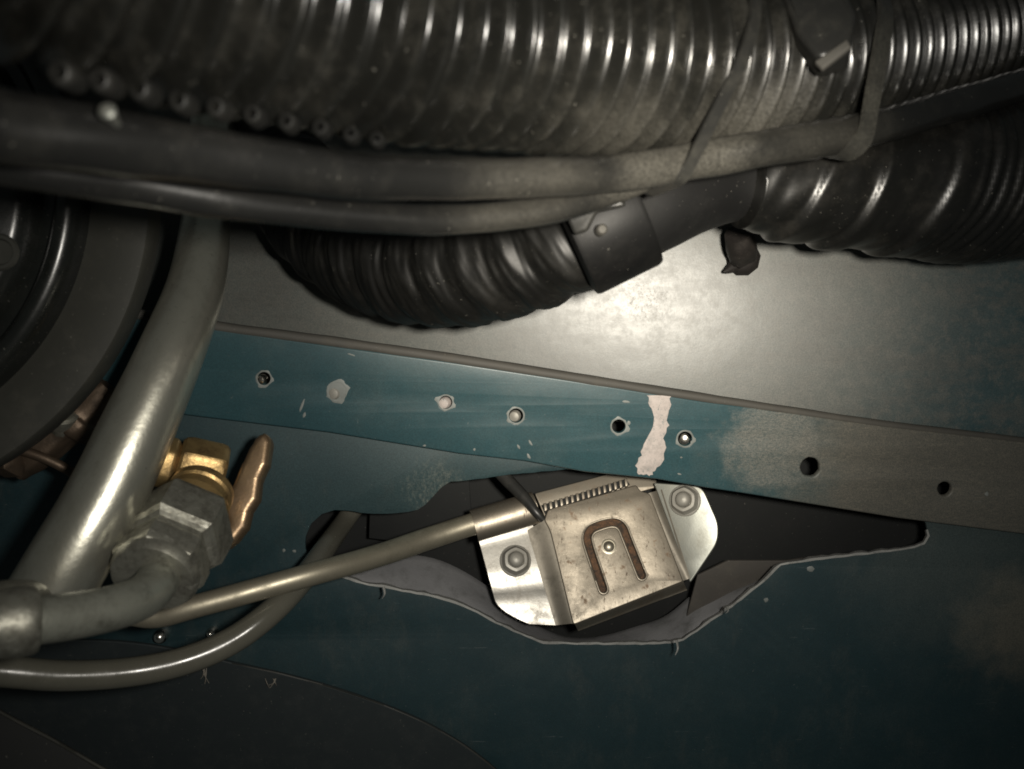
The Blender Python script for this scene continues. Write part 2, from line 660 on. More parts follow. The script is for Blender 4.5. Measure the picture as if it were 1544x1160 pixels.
M_DUCT = plastic('soft_black_duct', (0.004, 0.004, 0.004), 0.6, (0.02, 0.019, 0.017), 0.2)
M_RHOSE = plastic('worn_black_hose', (0.006, 0.006, 0.0055), 0.34, (0.045, 0.041, 0.034), 0.25)
M_DRUM = plastic('black_drum', (0.009, 0.010, 0.009), 0.26, (0.03, 0.03, 0.025), 0.25)
M_FLANGE = plastic('grey_flange', (0.030, 0.030, 0.025), 0.55, (0.05, 0.047, 0.037), 0.5)
M_EYE = plastic('dull_black_moulding', (0.010, 0.010, 0.009), 0.5, (0.04, 0.037, 0.03), 0.3)
M_PLUG = plastic('black_rubber', (0.012, 0.010, 0.009), 0.6, (0.05, 0.042, 0.036), 0.4, None, 0.4, 0.0004)
M_LINER = plastic('charcoal_liner', (0.013, 0.019, 0.021), 0.65, (0.032, 0.037, 0.036), 0.4)
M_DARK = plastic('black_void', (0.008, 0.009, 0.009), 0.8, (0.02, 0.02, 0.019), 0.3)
M_WIRE = plastic('black_wire', (0.02, 0.02, 0.019), 0.4, (0.07, 0.065, 0.055), 0.3)
def smear_mat():
    m = Mat('pale_paint', (0.44, 0.39, 0.365), 0.6)
    m.mix(m.ramp(m.noise(330, 7, 0.75), 0.42, 0.66, 0, 0.75), (0.27, 0.25, 0.235), 0.6)
    m.mix(m.ramp(m.noise(900, 6, 0.8, (1, 1, 0.5, 0.3)), 0.56, 0.68, 0, 0.85), (0.10, 0.14, 0.145), 0.5)
    m.bump(m.noise(500, 5, 0.7), 0.0002, 0.8)
    return m.done()


M_SMEAR = smear_mat()
M_CHIP = plastic('bare_primer', (0.20, 0.215, 0.205), 0.6, (0.12, 0.13, 0.12), 0.9)
M_BEAD = plastic('grey_sealer', (0.058, 0.055, 0.048), 0.7, (0.10, 0.092, 0.075), 0.4)
M_TIE = plastic('black_nylon_tie', (0.016, 0.016, 0.015), 0.34, (0.11, 0.105, 0.086), 0.2,
                [(W(1210, 150, 0.19), 0.01, 0.03, 0.9)])
M_FELT = plastic('blue_grey_lining', (0.20, 0.20, 0.205), 0.75, (0.10, 0.10, 0.098), 0.8, None, 0.3, 0.0004)
M_FLUFF = plastic('pale_fibre', (0.22, 0.20, 0.17), 0.9, (0.12, 0.11, 0.09), 0.5)
M_GLASS = plastic('yellowed_vinyl', (0.085, 0.082, 0.066), 0.20, (0.11, 0.105, 0.085), 0.4)

# ------------------------------------------------------------------ the body panel
body = thing('body_panel', W(772, 640, 0.262), 'teal painted sheet metal panel with drilled rail and ragged cut opening', 'body panel')

up_out = [(-500, 120), (1400, 120), (2100, 100), (2100, 800), (1544, 720), (1333, 690), (1111, 660), (891, 630), (694, 600), (497, 575), (315, 550), (-500, 450)]
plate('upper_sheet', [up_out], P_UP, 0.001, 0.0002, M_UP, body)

holes = [(398, 571, 10), (508, 590, 13), (672, 607, 10), (778, 627, 11), (933, 643, 10.5), (1033, 662, 11), (1222, 705, 14.5), (1425, 738, 10.5)]
top_e = [(-500, 388), (315, 495), (497, 521), (694, 548), (891, 578), (1058, 605), (1111, 612), (1333, 643), (1544, 667), (2100, 748)]
bot_e = [(2100, 890), (1544, 806), (1354, 782), (1118, 744), (1064, 736), (990, 723), (880, 712), (792, 696), (694, 685), (497, 653), (300, 629), (-500, 525)]
rail = plate('rail', [top_e + bot_e] + [circle_px(x, y, r, 18, None, 0.05) for x, y, r in holes],
             P_RAIL, 0.0022, 0.0007, M_RAIL, body, seg=3)

opening = [(880, 706), (770, 716), (731, 722), (680, 727), (668, 734), (655, 747), (642, 761), (630, 769), (616, 773), (585, 775), (555, 775), (525, 771),
           (505, 770), (485, 776), (470, 790), (461, 809), (460, 828), (466, 845), (478, 857), (500, 866), (546, 880), (607, 891),
           (650, 899), (687, 910), (720, 924), (748, 940), (785, 956), (819, 970), (860, 971), (940, 972), (1012, 970), (1030, 966), (1043, 957), (1080, 931),
           (1118, 904), (1150, 878), (1178, 852), (1210, 847), (1250, 842), (1320, 834), (1379, 826), (1394, 820), (1401, 808), (1396, 790), (1385, 775), (1300, 762), (1118, 735), (1000, 720)]
op_j = []
for i, (x, y) in enumerate(opening):
    x2, y2 = opening[(i + 1) % len(opening)]
    k = max(1, int(math.hypot(x2 - x, y2 - y) / 9))
    for j in range(k):
        t = j / k
        a = 0.7 if y + t * (y2 - y) > 850 else 0.5
        op_j.append((x + (x2 - x) * t + random.uniform(-a, a), y + (y2 - y) * t + random.uniform(-a, a)))
low_out = [(-500, 505), (300, 606), (700, 664), (870, 690), (1118, 722), (1354, 762), (1544, 786), (2100, 868), (2100, 1700), (-500, 1700)]
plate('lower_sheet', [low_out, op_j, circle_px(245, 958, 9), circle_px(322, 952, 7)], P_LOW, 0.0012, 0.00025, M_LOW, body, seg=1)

# bead of sealer along the rail's upper fold
bead_pts = [(-200, 425), (160, 468), (335, 494), (497, 515), (694, 543), (891, 574), (1058, 600), (1111, 608), (1333, 640), (1544, 665), (1750, 698)]
bp = [P_RAIL.at(x, y, -0.0014) for x, y in bead_pts]
cc = catmull([tuple(p) for p in bp], 10)
sweep('seam_bead', None, [0.00165 - 0.0007 * max(0, (i / len(cc) - 0.55)) / 0.45 for i in range(len(cc))], M_BEAD, body, step=0.0015, seg=10, wob=0.12,
      world_pts=[Vector(c) for c in cc])

# raw cut edge round the lower rim of the opening
rim = [p for p in op_j if True]
i0 = min(range(len(rim)), key=lambda i: abs(rim[i][0] - 500) + abs(rim[i][1] - 866))
i1 = min(range(len(rim)), key=lambda i: abs(rim[i][0] - 1398) + abs(rim[i][1] - 800))
seq = rim[i0:i1 + 1]
rows = [[], [], []]
for i, (x, y) in enumerate(seq):
    a = seq[max(0, i - 1)]
    b = seq[min(len(seq) - 1, i + 1)]
    tx, ty = b[0] - a[0], b[1] - a[1]
    L = math.hypot(tx, ty)
    nx, ny = ty / L, -tx / L
    w = 5.0 + random.uniform(-1.6, 1.8)
    rows[0].append(P_LOW.at(x - nx * 0.8, y - ny * 0.8, 0.00025))
    rows[1].append(P_LOW.at(x + nx * w * 0.5, y + ny * w * 0.5, 0.0001))
    rows[2].append(P_LOW.at(x + nx * w, y + ny * w, -0.0016))
grid('cut_edge', rows, M_CUT, body, 30)

# ragged burrs hanging on the cut edge
for (x, y, l) in [(578, 888, 15), (1020, 968, 20), (1096, 918, 7)]:
    sweep('burr', [(x, y - 3, 0.2615), (x + 2, y + l * 0.5, 0.2610), (x - 2, y + l, 0.2612)], [0.0004, 0.0003, 0.0001], M_CUT, body, step=0.0006, seg=6, wob=0.5)

# drilled holes: raised swarf rings, some with a rivet stub left in them
for (x, y, r) in holes[:6]:
    n = 26
    rows = []
    for q, (rr, h) in enumerate(((1.02, -0.0010), (1.0, 0.00012), (1.10, 0.00020), (1.24, -0.00004))):
        row = []
        for k in range(n + 1):
            a = 2 * math.pi * (k % n) / n
            e = noise.noise(Vector((math.cos(a) * 1.6 + x, math.sin(a) * 1.6, y)))
            f = rr + (max(0.0, e) * 0.75 if q == 3 else max(0.0, e) * 0.35 if q == 2 else 0.0)
            row.append(P_RAIL.at(x + math.cos(a) * r * f, y + math.sin(a) * r * f, h))
        rows.append(row)
    grid('hole_burr', rows, M_CHIP, body)


def stub(x, y, r, dx, dy, mat, h=0.0):
    c = P_RAIL.at(x + dx, y + dy, -0.0022)
    k = 0.256 / F
    ax = (P_RAIL.n + Vector((-0.25, 0, 0.1))).normalized()
    lathe('rivet_stub', c, ax, [(r * k, 0), (r * k, 0.0014 + h), (r * k * 0.8, 0.0021 + h), (r * k * 0.35, 0.0024 + h), (0, 0.0024 + h)], mat, body, 16)


stub(398, 571, 8.0, -1, 1, M_CHROME)
stub(508, 590, 10, -1, 2, M_BOLT, 0.0004)
stub(672, 607, 9.0, 0, 0, M_SMEAR, 0.0002)
stub(778, 627, 9.0, -1, 0, M_BOLT, -0.0003)
stub(1033, 662, 9.0, -1, 0, M_CHROME, -0.0002)
blob('paint_chip', [(496, 596), (494, 586), (500, 576), (509, 570), (520, 570), (527, 582), (525, 594), (519, 603), (506, 607)], 0, M_CHIP, body, 0.00012, P_RAIL.off(-0.0001))

# smear of pale paint across the rail
sm = [(977, 597), (1011, 598), (1012, 612), (1006, 633), (1008, 640), (1002, 660), (1005, 676), (999, 700), (988, 709), (981, 718), (972, 716), (962, 717), (959, 703), (967, 686), (969, 672),
      (979, 655), (987, 640), (984, 622), (979, 608)]
sm2 = []
for i, (x, y) in enumerate(sm):
    x2, y2 = sm[(i + 1) % len(sm)]
    for t in (0, 0.33, 0.66):
        sm2.append((x + (x2 - x) * t + random.uniform(-2, 2), y + (y2 - y) * t + random.uniform(-1.6, 1.6)))
plate('paint_smear', [sm2], P_RAIL.off(0.00022), 0.0004, 0.00012, M_SMEAR, body, seg=1)
for (x, y, w, h, a) in [(455, 613, 2.6, 14, 0.35), (459, 626, 3, 7, 0.3), (800, 668, 2.5, 6, -0.5), (782, 674, 2.5, 5, -0.4), (797, 688, 3.5, 6, -0.5), (948, 638, 4, 5, 0),
                        (1027, 690, 3, 2, 0), (1043, 668, 3, 5, 0.2), (530, 535, 9, 2, 0.3), (944, 606, 8, 2.5, 0.1), (715, 678, 3, 3, 0), (640, 672, 4, 2, 0), (1024, 715, 5, 2, 0.3), (1488, 745, 4.5, 4.5, 0)]:
    pts = []
    w, h = w * 0.8, h * 0.85
    for k in range(9):
        t = 2 * math.pi * k / 9
        rx, ry = math.cos(t) * w * random.uniform(0.7, 1.15), math.sin(t) * h * random.uniform(0.7, 1.15)
        pts.append((x + rx * math.cos(a) - ry * math.sin(a), y + rx * math.sin(a) + ry * math.cos(a)))
    blob('paint_chip', pts, 0, M_CHIP, body, 0.00012, P_RAIL)
for (x, y, w, h) in [(428, 830, 3, 3), (444, 831, 3.5, 3), (1222, 858, 6, 5), (1155, 905, 4, 4)]:
    blob('paint_chip', [(x + math.cos(t * 0.9) * w * random.uniform(0.7, 1.2), y + math.sin(t * 0.9) * h * random.uniform(0.7, 1.2)) for t in range(7)], 0, M_CHIP, body, 0.00015, P_LOW)

# ------------------------------------------------------------------ behind the opening
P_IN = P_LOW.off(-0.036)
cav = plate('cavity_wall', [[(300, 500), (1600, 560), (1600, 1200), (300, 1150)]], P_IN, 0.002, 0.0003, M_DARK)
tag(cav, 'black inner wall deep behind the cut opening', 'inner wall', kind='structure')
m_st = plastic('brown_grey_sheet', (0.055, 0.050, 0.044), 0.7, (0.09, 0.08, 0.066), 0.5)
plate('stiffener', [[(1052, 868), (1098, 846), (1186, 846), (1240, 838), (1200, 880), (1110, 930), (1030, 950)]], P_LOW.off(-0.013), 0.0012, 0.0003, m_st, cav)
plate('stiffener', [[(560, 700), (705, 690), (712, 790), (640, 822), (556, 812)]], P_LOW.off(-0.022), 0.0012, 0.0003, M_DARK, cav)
# felt lining that curls up behind the lower rim
rows = []
low_rim = [(500, 850, 0), (560, 868, 0), (640, 880, 0), (720, 905, 0), (800, 945, 0), (870, 962, 0), (960, 962, 0), (1020, 955, 0), (1080, 915, 0), (1130, 878, 0), (1190, 835, 0)]
rim_c = catmull(low_rim, 6)
for k in range(9):
    t = k / 8
    row = []
    for (x, y, _) in rim_c:
        lift = 62 * t * (0.7 + 0.3 * math.sin(x * 0.013)) * min(1.0, max(0.0, (1185 - x) / 130.0))
        w = noise.noise(Vector((x * 0.02, t * 2, 3))) * 0.0012
        row.append(P_LOW.at(x + (900 - x) * 0.10 * t, y + 26 - lift, -0.0045 - 0.016 * t ** 1.4 + w))
    rows.append(row)
felt = grid('inner_lining', rows, M_FELT, None, 60, 0.0015)
tag(felt, 'blue grey lining curling up behind the ragged lower rim of the opening', 'lining')

# ------------------------------------------------------------------ clamp bracket
brk = thing('clamp_bracket', W(900, 940, 0.264), 'stained zinc clamp bracket with raised U slot plate bolted inside the opening', 'bracket')


def round_poly(pts, r, n=5):
    out = []
    m = len(pts)
    for i in range(m):
        p = Vector(pts[i][:2])
        rr = pts[i][2] if len(pts[i]) > 2 else r
        a = Vector(pts[i - 1][:2])
        b = Vector(pts[(i + 1) % m][:2])
        da, db = (a - p), (b - p)
        q = min(rr, da.length * 0.45, db.length * 0.45)
        p1, p2 = p + da.normalized() * q, p + db.normalized() * q
        for k in range(n + 1):
            t = k / n
            s = p1 * (1 - t) ** 2 + p * 2 * t * (1 - t) + p2 * t * t
            out.append((s.x, s.y))
    return out


plate_out = round_poly([(826, 768, 4), (959, 731, 3), (966, 740, 2), (980, 744, 5), (1031, 877, 4), (864, 943, 6), (829, 800, 8), (820, 784, 4)], 5)
# U slot: centre line with half width
ul = [(910, 889), (903, 868), (895, 845), (887, 820), (886, 808), (892, 798), (905, 792), (920, 788), (931, 789), (939, 796), (944, 808), (952, 828), (960, 848), (968, 868)]
ul = [q[:2] for q in catmull([(*p, 0) for p in ul], 4)]
hw = 7.2
lft, rgt = [], []
for i in range(len(ul)):
    a, b = ul[max(0, i - 1)], ul[min(len(ul) - 1, i + 1)]
    tx, ty = b[0] - a[0], b[1] - a[1]
    L = math.hypot(tx, ty)
    lft.append((ul[i][0] + ty / L * hw, ul[i][1] - tx / L * hw))
    rgt.append((ul[i][0] - ty / L * hw, ul[i][1] + tx / L * hw))


def cap_px(p, q, sgn):
    a0 = math.atan2(q[1] - p[1], q[0] - p[0])
    m = Vector(((p[0] + q[0]) / 2, (p[1] + q[1]) / 2))
    r = math.hypot(q[0] - p[0], q[1] - p[1]) / 2
    return [(m.x - r * math.cos(a0 + sgn * math.pi * k / 6), m.y - r * math.sin(a0 + sgn * math.pi * k / 6)) for k in range(1, 6)]


slot = rgt + cap_px(rgt[-1], lft[-1], -1) + lft[::-1] + cap_px(lft[0], rgt[0], -1)
top = plate('raised_plate', [plate_out, slot], P_BRK, 0.0011, 0.00045, M_PLATE, brk, seg=3, smooth=50)
# rusty sheet seen down in the slot, with the slot's shade in its colour
plate('rusty_backing', [[(868, 775), (958, 772), (990, 885), (895, 912)]], P_BRK.off(-0.0024), 0.0006, 0.0001, M_RUST_SHADE, brk)
lip = [P_BRK.at(x, y, -0.00060) for x, y in slot]
lip.append(lip[0])
sweep('slot_lip', None, 0.00056, M_PLATE, brk, step=0.0006, seg=8, cap=False, wob=0.25, world_pts=lip)
c = P_BRK.at(918, 824, 0)
lathe('rivet_dimple', c, P_BRK.n, [(0.0026, 0.00002), (0.0022, 0.0001), (0.0020, -0.0001), (0.0016, 0.00025), (0.0009, 0.0007), (0.0004, 0.0008), (0, 0.00082)], M_DIMPLE, brk, 20)


def side_wall(name, edge_top, edge_bot, mat, h0, h1, P0, P1, n=12, m=10):
    rows = []
    for i in range(n + 1):
        t = i / n
        a = Vector(edge_top[0]).lerp(Vector(edge_top[1]), t)
        b = Vector(edge_bot[0]).lerp(Vector(edge_bot[1]), t)
        row = []
        for j in range(m + 1):
            s = j / m
            e = 0.5 - 0.5 * math.cos(math.pi * s)
            x = a.x + (b.x - a.x) * s
            y = a.y + (b.y - a.y) * s
            p = P0.at(x, y, h0).lerp(P1.at(x, y, h1), e)
            row.append(p)
        rows.append(row)
    return grid(name, rows, mat, brk, 70, 0.0008)


# pressed sides that step down from the raised plate to the two ears
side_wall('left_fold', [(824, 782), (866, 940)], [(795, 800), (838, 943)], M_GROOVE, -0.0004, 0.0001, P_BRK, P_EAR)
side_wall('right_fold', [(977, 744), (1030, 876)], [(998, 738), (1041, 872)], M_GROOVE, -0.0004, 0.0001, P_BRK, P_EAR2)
side_wall('bottom_fold', [(866, 940), (1030, 876)], [(872, 952), (1036, 890)], M_BRK, -0.0004, -0.006, P_BRK, P_BRK)

# left ear with a shallow fold across it
ear_rows = []
for i in range(25):
    t = i / 24
    ya = 797 + (931 - 797) * t
    lx = 720 + 36 * t + (0 if t < 0.72 else ((t - 0.72) / 0.28) ** 2 * 42)
    rx = 797 + 42 * t + (10 * math.sin(math.pi * min(1, t * 2.2)) if t < 0.45 else 0)
    yl, yr = ya + 10 - 10 * t * 0, ya - 14 + 26 * t
    row = []
    for j in range(17):
        s = j / 16
        x, y = lx + (rx - lx) * s, yl + (yr - yl) * s
        f = (t - 0.58) * (1 if t > 0.58 else 0)
        dent = 0.0006 * math.exp(-((t - 0.60) / 0.10) ** 2)
        row.append(P_EAR.at(x, y, 0.0011 * (0 if t > 0.12 else (0.12 - t) / 0.12) ** 2 - dent - 0.0016 * f))
    ear_rows.append(row)
grid('left_ear', ear_rows, M_EAR, brk, 60, 0.0011)
# rolled sleeve that grips the rod
sl = []
a0, a1 = W(714, 793, 0.2642), W(808, 765, 0.2672)
axis = (a1 - a0)
down = (P_EAR.at(722, 820) - P_EAR.at(714, 791))
down = (down - axis * down.dot(axis) / axis.length_squared).normalized()
for i in range(9):
    t = i / 8
    row = []
    for j in range(15):
        an = math.radians(-140 + 240 * j / 14)
        r = 0.0052
        row.append(a0 + axis * t + down * (math.sin(an) * r * 1.0) + P_EAR.n * (math.cos(an) * r * 0.8))
    sl.append(row)
grid('rod_sleeve', sl, M_PLATE, brk, 60, 0.0008)

# right ear
ear2 = round_poly([(985, 728, 3), (1058, 733, 14), (1083, 790, 16), (1082, 818, 18), (1062, 848, 8), (1040, 880, 5), (1030, 850, 3)], 6)
plate('right_ear', [ear2], P_EAR2, 0.0012, 0.0004, M_EAR2, brk, seg=3)


def bolt(x, y, P, s=1.0, tilt=(0, 0, 0)):
    c = P.at(x, y, 0.0)
    ax = (P.n + Vector(tilt)).normalized()
    b = lathe('bolt', c, ax, [(0.0054 * s, 0.0), (0.0054 * s, 0.0006), (0.0050 * s, 0.0009), (0.0042 * s, 0.0011), (0.0, 0.0011)], M_BOLT, brk, 32)
    lathe('hex_nut', c, ax, [(0.0050 * s, 0.0006), (0.0047 * s, 0.0014), (0.0043 * s, 0.0020), (0.0042 * s, 0.0028), (0.0039 * s, 0.0033), (0.0030 * s, 0.0034), (0.0026 * s, 0.0030)], M_BOLT, b, 48, 40, rot=0.4, rf=lambda a, h: 0.55 + 0.48 * math.cos(math.pi / 6) / math.cos((a % (math.pi / 3)) - math.pi / 6))
    lathe('stud', c, ax, [(0.0026 * s, 0.0), (0.0026 * s, 0.0038), (0.0024 * s, 0.0045), (0.0019 * s, 0.0050), (0.0011 * s, 0.0053), (0, 0.0054)], M_BOLT, b, 24, 60)
    return b


bolt(777, 846, P_EAR, 0.98)
bolt(1033, 755, P_EAR2, 0.98, (0, 0, 0.1))

# back flange of the bracket with its row of teeth
plate('back_flange', [round_poly([(806, 744, 3), (928, 712, 3), (990, 700, 3), (990, 735, 3), (822, 782, 3)], 3)], P_BRK.off(-0.0030), 0.0010, 0.0003, M_BRK, brk)
for i in range(16):
    t = i / 15
    x, y = 822 + t * 122, 765 - t * 37
    k = 2.5
    pts = [(x - k, y - 6), (x + k * 0.6, y - 7), (x + k * 1.3, y + 4), (x - k * 0.3, y + 6)]
    plate('tooth', [pts], P_BRK.off(-0.0008), 0.0022, 0.0002, M_BRK, brk, seg=1)
plate('tooth_gap', [[(816, 762), (944, 722), (950, 731), (822, 776)]], P_BRK.off(-0.0024), 0.0005, 0.0001, M_DARK, brk)

wire = sweep('wire', [(735, 690, 0.272), (763, 722, 0.2675), (790, 750, 0.2630), (808, 772, 0.2600), (819, 784, 0.2600)], [0.0022, 0.0022, 0.0019, 0.0014, 0.0011], M_WIRE, None, 0.001, 14)
tag(wire, 'short black wire running down behind the rail into the bracket notch', 'wire')

# ------------------------------------------------------------------ rod and small hose
rod = sweep('actuator_rod', [(195, 925, 0.220), (238, 929, 0.2205), (300, 913, 0.222), (460, 869, 0.232), (570, 838, 0.247), (650, 811, 0.2590), (730, 785, 0.2650), (790, 766, 0.2670)],
            [0.0031, 0.0031, 0.0031, 0.0032, 0.0034, 0.0035, 0.0035, 0.0034], M_ROD, None, 0.0015, 24, wob=0.02)
tag(rod, 'dull grey zinc rod running from the grey pipe elbow into the bracket sleeve', 'rod')
vh = sweep('vinyl_hose', [(-160, 1000, 0.190), (0, 1012, 0.198), (100, 1019, 0.205), (200, 1013, 0.2125), (280, 996, 0.218), (350, 966, 0.2235), (410, 922, 0.230), (458, 872, 0.2420), (492, 825, 0.2600), (520, 786, 0.2770), (548, 745, 0.2820), (580, 690, 0.2840)],
           [0.0037] * 6 + [0.0036, 0.0035, 0.0034, 0.0033, 0.0033, 0.0033], M_GLASS, None, 0.0015, 24)
tag(vh, 'thin yellowed vinyl hose curving from lower left up into the round end of the opening', 'hose')

# ------------------------------------------------------------------ bent steel pipe with its collar
pipe = thing('steel_pipe', W(0, 920, 0.15), 'thick bare steel pipe bending down past the drum to the lower left', 'pipe')
sweep('pipe_body', [(322, 130, 0.252), (318, 260, 0.242), (311, 330, 0.234), (296, 430, 0.221), (255, 540, 0.2085), (206, 650, 0.201), (160, 748, 0.196), (112, 832, 0.192), (68, 905, 0.190)],
      [0.0064, 0.0064, 0.0066, 0.0073, 0.0080, 0.0086, 0.0089, 0.0090, 0.0090], M_STEEL, pipe, 0.002, 40, wob=0.008)
sweep('collar', [(40, 912, 0.172), (12, 925, 0.164), (-25, 942, 0.158), (-70, 955, 0.152)], [0.0052, 0.0068, 0.0072, 0.0070], M_FIT, pipe, 0.001, 32, wob=0.05)

elbow = thing('elbow_pipe', W(100, 930, 0.16), 'dull grey pipe running left to right and turning up into the grey nut', 'pipe')
sweep('pipe_body', [(-60, 945, 0.150), (30, 938, 0.155), (110, 929, 0.163), (175, 915, 0.171), (215, 900, 0.179), (236, 878, 0.186), (246, 852, 0.192)], [0.0046, 0.0046, 0.0046, 0.0046, 0.0047, 0.0048, 0.0048], M_ELBOW, elbow, 0.0012, 32, wob=0.03)

p0, p1 = W(52, 935, 0.1565), W(10, 940, 0.1540)
lathe('collar', p0, p1 - p0, [(0.0044, -0.001), (0.0058, -0.0006), (0.0064, 0.0004), (0.0066, 0.0030), (0.0062, 0.0060), (0.0068, 0.0070), (0.0068, 0.020), (0.004, 0.021)], M_FIT, elbow, 40, 40, rf=lambda a, h: 1 + 0.03 * noise.noise(Vector((math.cos(a) * 3, math.sin(a) * 3, h * 300))))

# ------------------------------------------------------------------ brass fitting with grey nut
fit = thing('pipe_fitting', W(290, 780, 0.215), 'brass pipe fitting with oxidised grey union nut at the end of the elbow', 'fitting')
c0 = W(236, 862, 0.190)
c1 = W(304, 742, 0.216)
ax = (c1 - c0).normalized()
Ln = (c1 - c0).length


def hexish(soft=0.6, amp=0.03, fr=3.0, seed=0.0):
    def f(a, h):
        x = (a % (math.pi / 3)) - math.pi / 6
        hx = math.cos(math.pi / 6) / math.cos(x)
        n = noise.noise(Vector((math.cos(a) * fr, math.sin(a) * fr, h * 260 + seed)))
        return (1 - soft) + soft * hx * 1.06 + amp * n
    return f


def dense_prof(pr, n=4):
    return [q for q in catmull([(r, h) for r, h in pr], n)]


lathe('union_nut', c0, ax, [(0.0050, -0.0012), (0.0084, -0.0010), (0.0098, 0.0002), (0.0102, 0.0012), (0.0102, 0.0030), (0.0102, 0.0056), (0.0097, 0.0064), (0.0097, 0.0078), (0.0108, 0.0084), (0.0117, 0.0096), (0.0119, 0.0120), (0.0119, 0.0150), (0.0119, 0.0185), (0.0108, 0.0203), (0.0088, 0.0212), (0.0084, 0.0225), (0.0060, 0.0230)], M_FIT, fit, 72, 24, rf=hexish(1.0, 0.014, 5))
lathe('washer', c0 - ax * 0.0006, ax, [(0.0056, -0.0022), (0.0092, -0.0020), (0.0100, -0.0006), (0.0100, 0.0006), (0.0056, 0.0010)], M_FIT, fit, 40)
lathe('brass_collar', c0 + ax * 0.0215, ax, [(0.0060, 0), (0.0086, 0.0004), (0.0090, 0.0022), (0.0078, 0.0032), (0.0078, 0.0060), (0.0084, 0.0066), (0.0082, 0.0090), (0.004, 0.0094)], M_BRASS, fit, 28)
# brass body: hex and block lying across
b0 = W(340, 716, 0.2300)
b1 = W(205, 688, 0.2215)
bx = (b1 - b0).normalized()
lathe('hex_nut', b0, bx, [(0.003, 0.0), (0.0068, 0.0004), (0.0076, 0.0012), (0.0079, 0.0024), (0.0079, 0.0060), (0.0079, 0.0105), (0.0076, 0.0120), (0.0068, 0.0128), (0.0045, 0.0130)], M_BRASS, fit, 60, 30, rot=0.35, rf=hexish(1.0, 0.012))
lathe('brass_body', b0 + bx * 0.0135, bx, [(0.0045, -0.001), (0.0062, 0.0), (0.0067, 0.0006), (0.0068, 0.001), (0.0068, 0.009), (0.0052, 0.0105), (0.0045, 0.014)], M_BRASS, fit, 48, 30, rot=0.2, rf=hexish(0.8, 0.03, 2, 5))
# flat pointed brass tab
P_LUG = Plane(W(365, 740, 0.2215), facing(365, 740, 0.2215) + Vector((-0.30, 0, 0.16)))
lug_px = round_poly([(386, 658, 5), (397, 650, 4), (409, 662, 6), (403, 700, 5), (392, 722, 3), (388, 752, 5), (376, 772, 4), (371, 795, 5), (352, 818, 6), (338, 828, 5), (333, 812, 5), (341, 786, 4), (333, 768, 5), (347, 735, 6), (362, 700, 6), (376, 672, 6)], 5, 3)
plate('lug', [lug_px], P_LUG, 0.0060, 0.0018, M_COPPER, fit, jit=1.0, seg=4, smooth=60)

# ------------------------------------------------------------------ second, half hidden brass fitting left of the pipe
f2 = thing('hidden_fitting', W(90, 650, 0.23), 'tarnished brass fitting half hidden between the drum and the steel pipe', 'fitting')
q0, q1 = W(150, 600, 0.235), W(60, 680, 0.232)
qx = (q1 - q0).normalized()
lathe('body', q0, qx, dense_prof([(0.0040, -0.004), (0.0052, 0), (0.0052, 0.006), (0.0066, 0.0072), (0.0066, 0.0118), (0.0050, 0.0132), (0.0048, 0.022), (0.0030, 0.030)], 3), M_TARN, f2, 40, 50, rf=hexish(0.7, 0.08, 2.5, 3))
lathe('tail', W(95, 625, 0.228), Vector((0.3, -0.6, 0.7)), [(0.0036, -0.006), (0.0040, 0.0), (0.0030, 0.0005), (0.0030, 0.007), (0.0015, 0.008)], M_FIT, f2, 14)
lathe('lock_nut', W(20, 690, 0.228), Vector((0.9, -0.3, 0.1)), [(0.003, -0.004), (0.0050, -0.0036), (0.0052, 0.002), (0.003, 0.003)], M_TARN, f2, 36, 30, rf=hexish(0.9, 0.06, 3, 9))
sw = sweep('brake_line', [(-60, 664, 0.225), (20, 676, 0.226), (90, 702, 0.229), (140, 740, 0.236), (175, 800, 0.244)], 0.0014, M_TARN, None, 0.0015, 12)
tag(sw, 'thin dark pipe passing behind the steel pipe below the drum', 'line')

# ------------------------------------------------------------------ drum at the left edge
DC = W(-287, 282, 0.205)
k = 0.205 / F
dax = (LIGHT * 0.2 - DC).normalized() * 0.35 + Vector((0, -1, 0)) * 0.65
dax = Vector((0.10, -1, -0.02)).normalized()
drum = thing('motor_drum', DC, 'large black round drum with grey flange at the left edge', 'drum')
lathe('flange', DC, dax, [(418 * k, -0.010), (492 * k, -0.010), (496 * k, -0.008), (496 * k, -0.001), (492 * k, 0.0), (424 * k, 0.0006), (418 * k, 0.0)], M_FLANGE, drum, 160)
lathe('casing', DC, dax, [(419 * k, -0.012), (419 * k, -0.003), (408 * k, -0.0035), (404 * k, 0.002), (398 * k, 0.005), (388 * k, 0.0066), (376 * k, 0.0068), (366 * k, 0.0055), (358 * k, 0.002), (340 * k, 0.0015), (322 * k, 0.006), (312 * k, 0.007), (200 * k, 0.0095), (0, 0.0095)], M_DRUM, drum, 160, 50)
bc = W(2, 381, 0.1965)
lathe('boss', bc, dax, [(0.0022, 0.0), (0.0040, -0.0002), (0.0044, 0.0006), (0.0040, 0.0012), (0.0032, 0.0012), (0.0028, 0.0004), (0.0, 0.0002)], M_FLANGE, drum, 28)

# ------------------------------------------------------------------ hoses overhead
hose_c = [(-260, -330, 0.080), (-60, -210, 0.092), (150, -105, 0.104), (350, -40, 0.117), (505, 5, 0.129), (609, 33, 0.137), (736, 55, 0.147), (847, 72, 0.157), (946, 84, 0.166), (1059, 91, 0.177), (1177, 92, 0.191), (1288, 84, 0.206),
          (1389, 70, 0.222), (1480, 52, 0.238), (1560, 34, 0.253), (1700, 0, 0.280)]
PITCH = 0.0052
HR = 0.0200


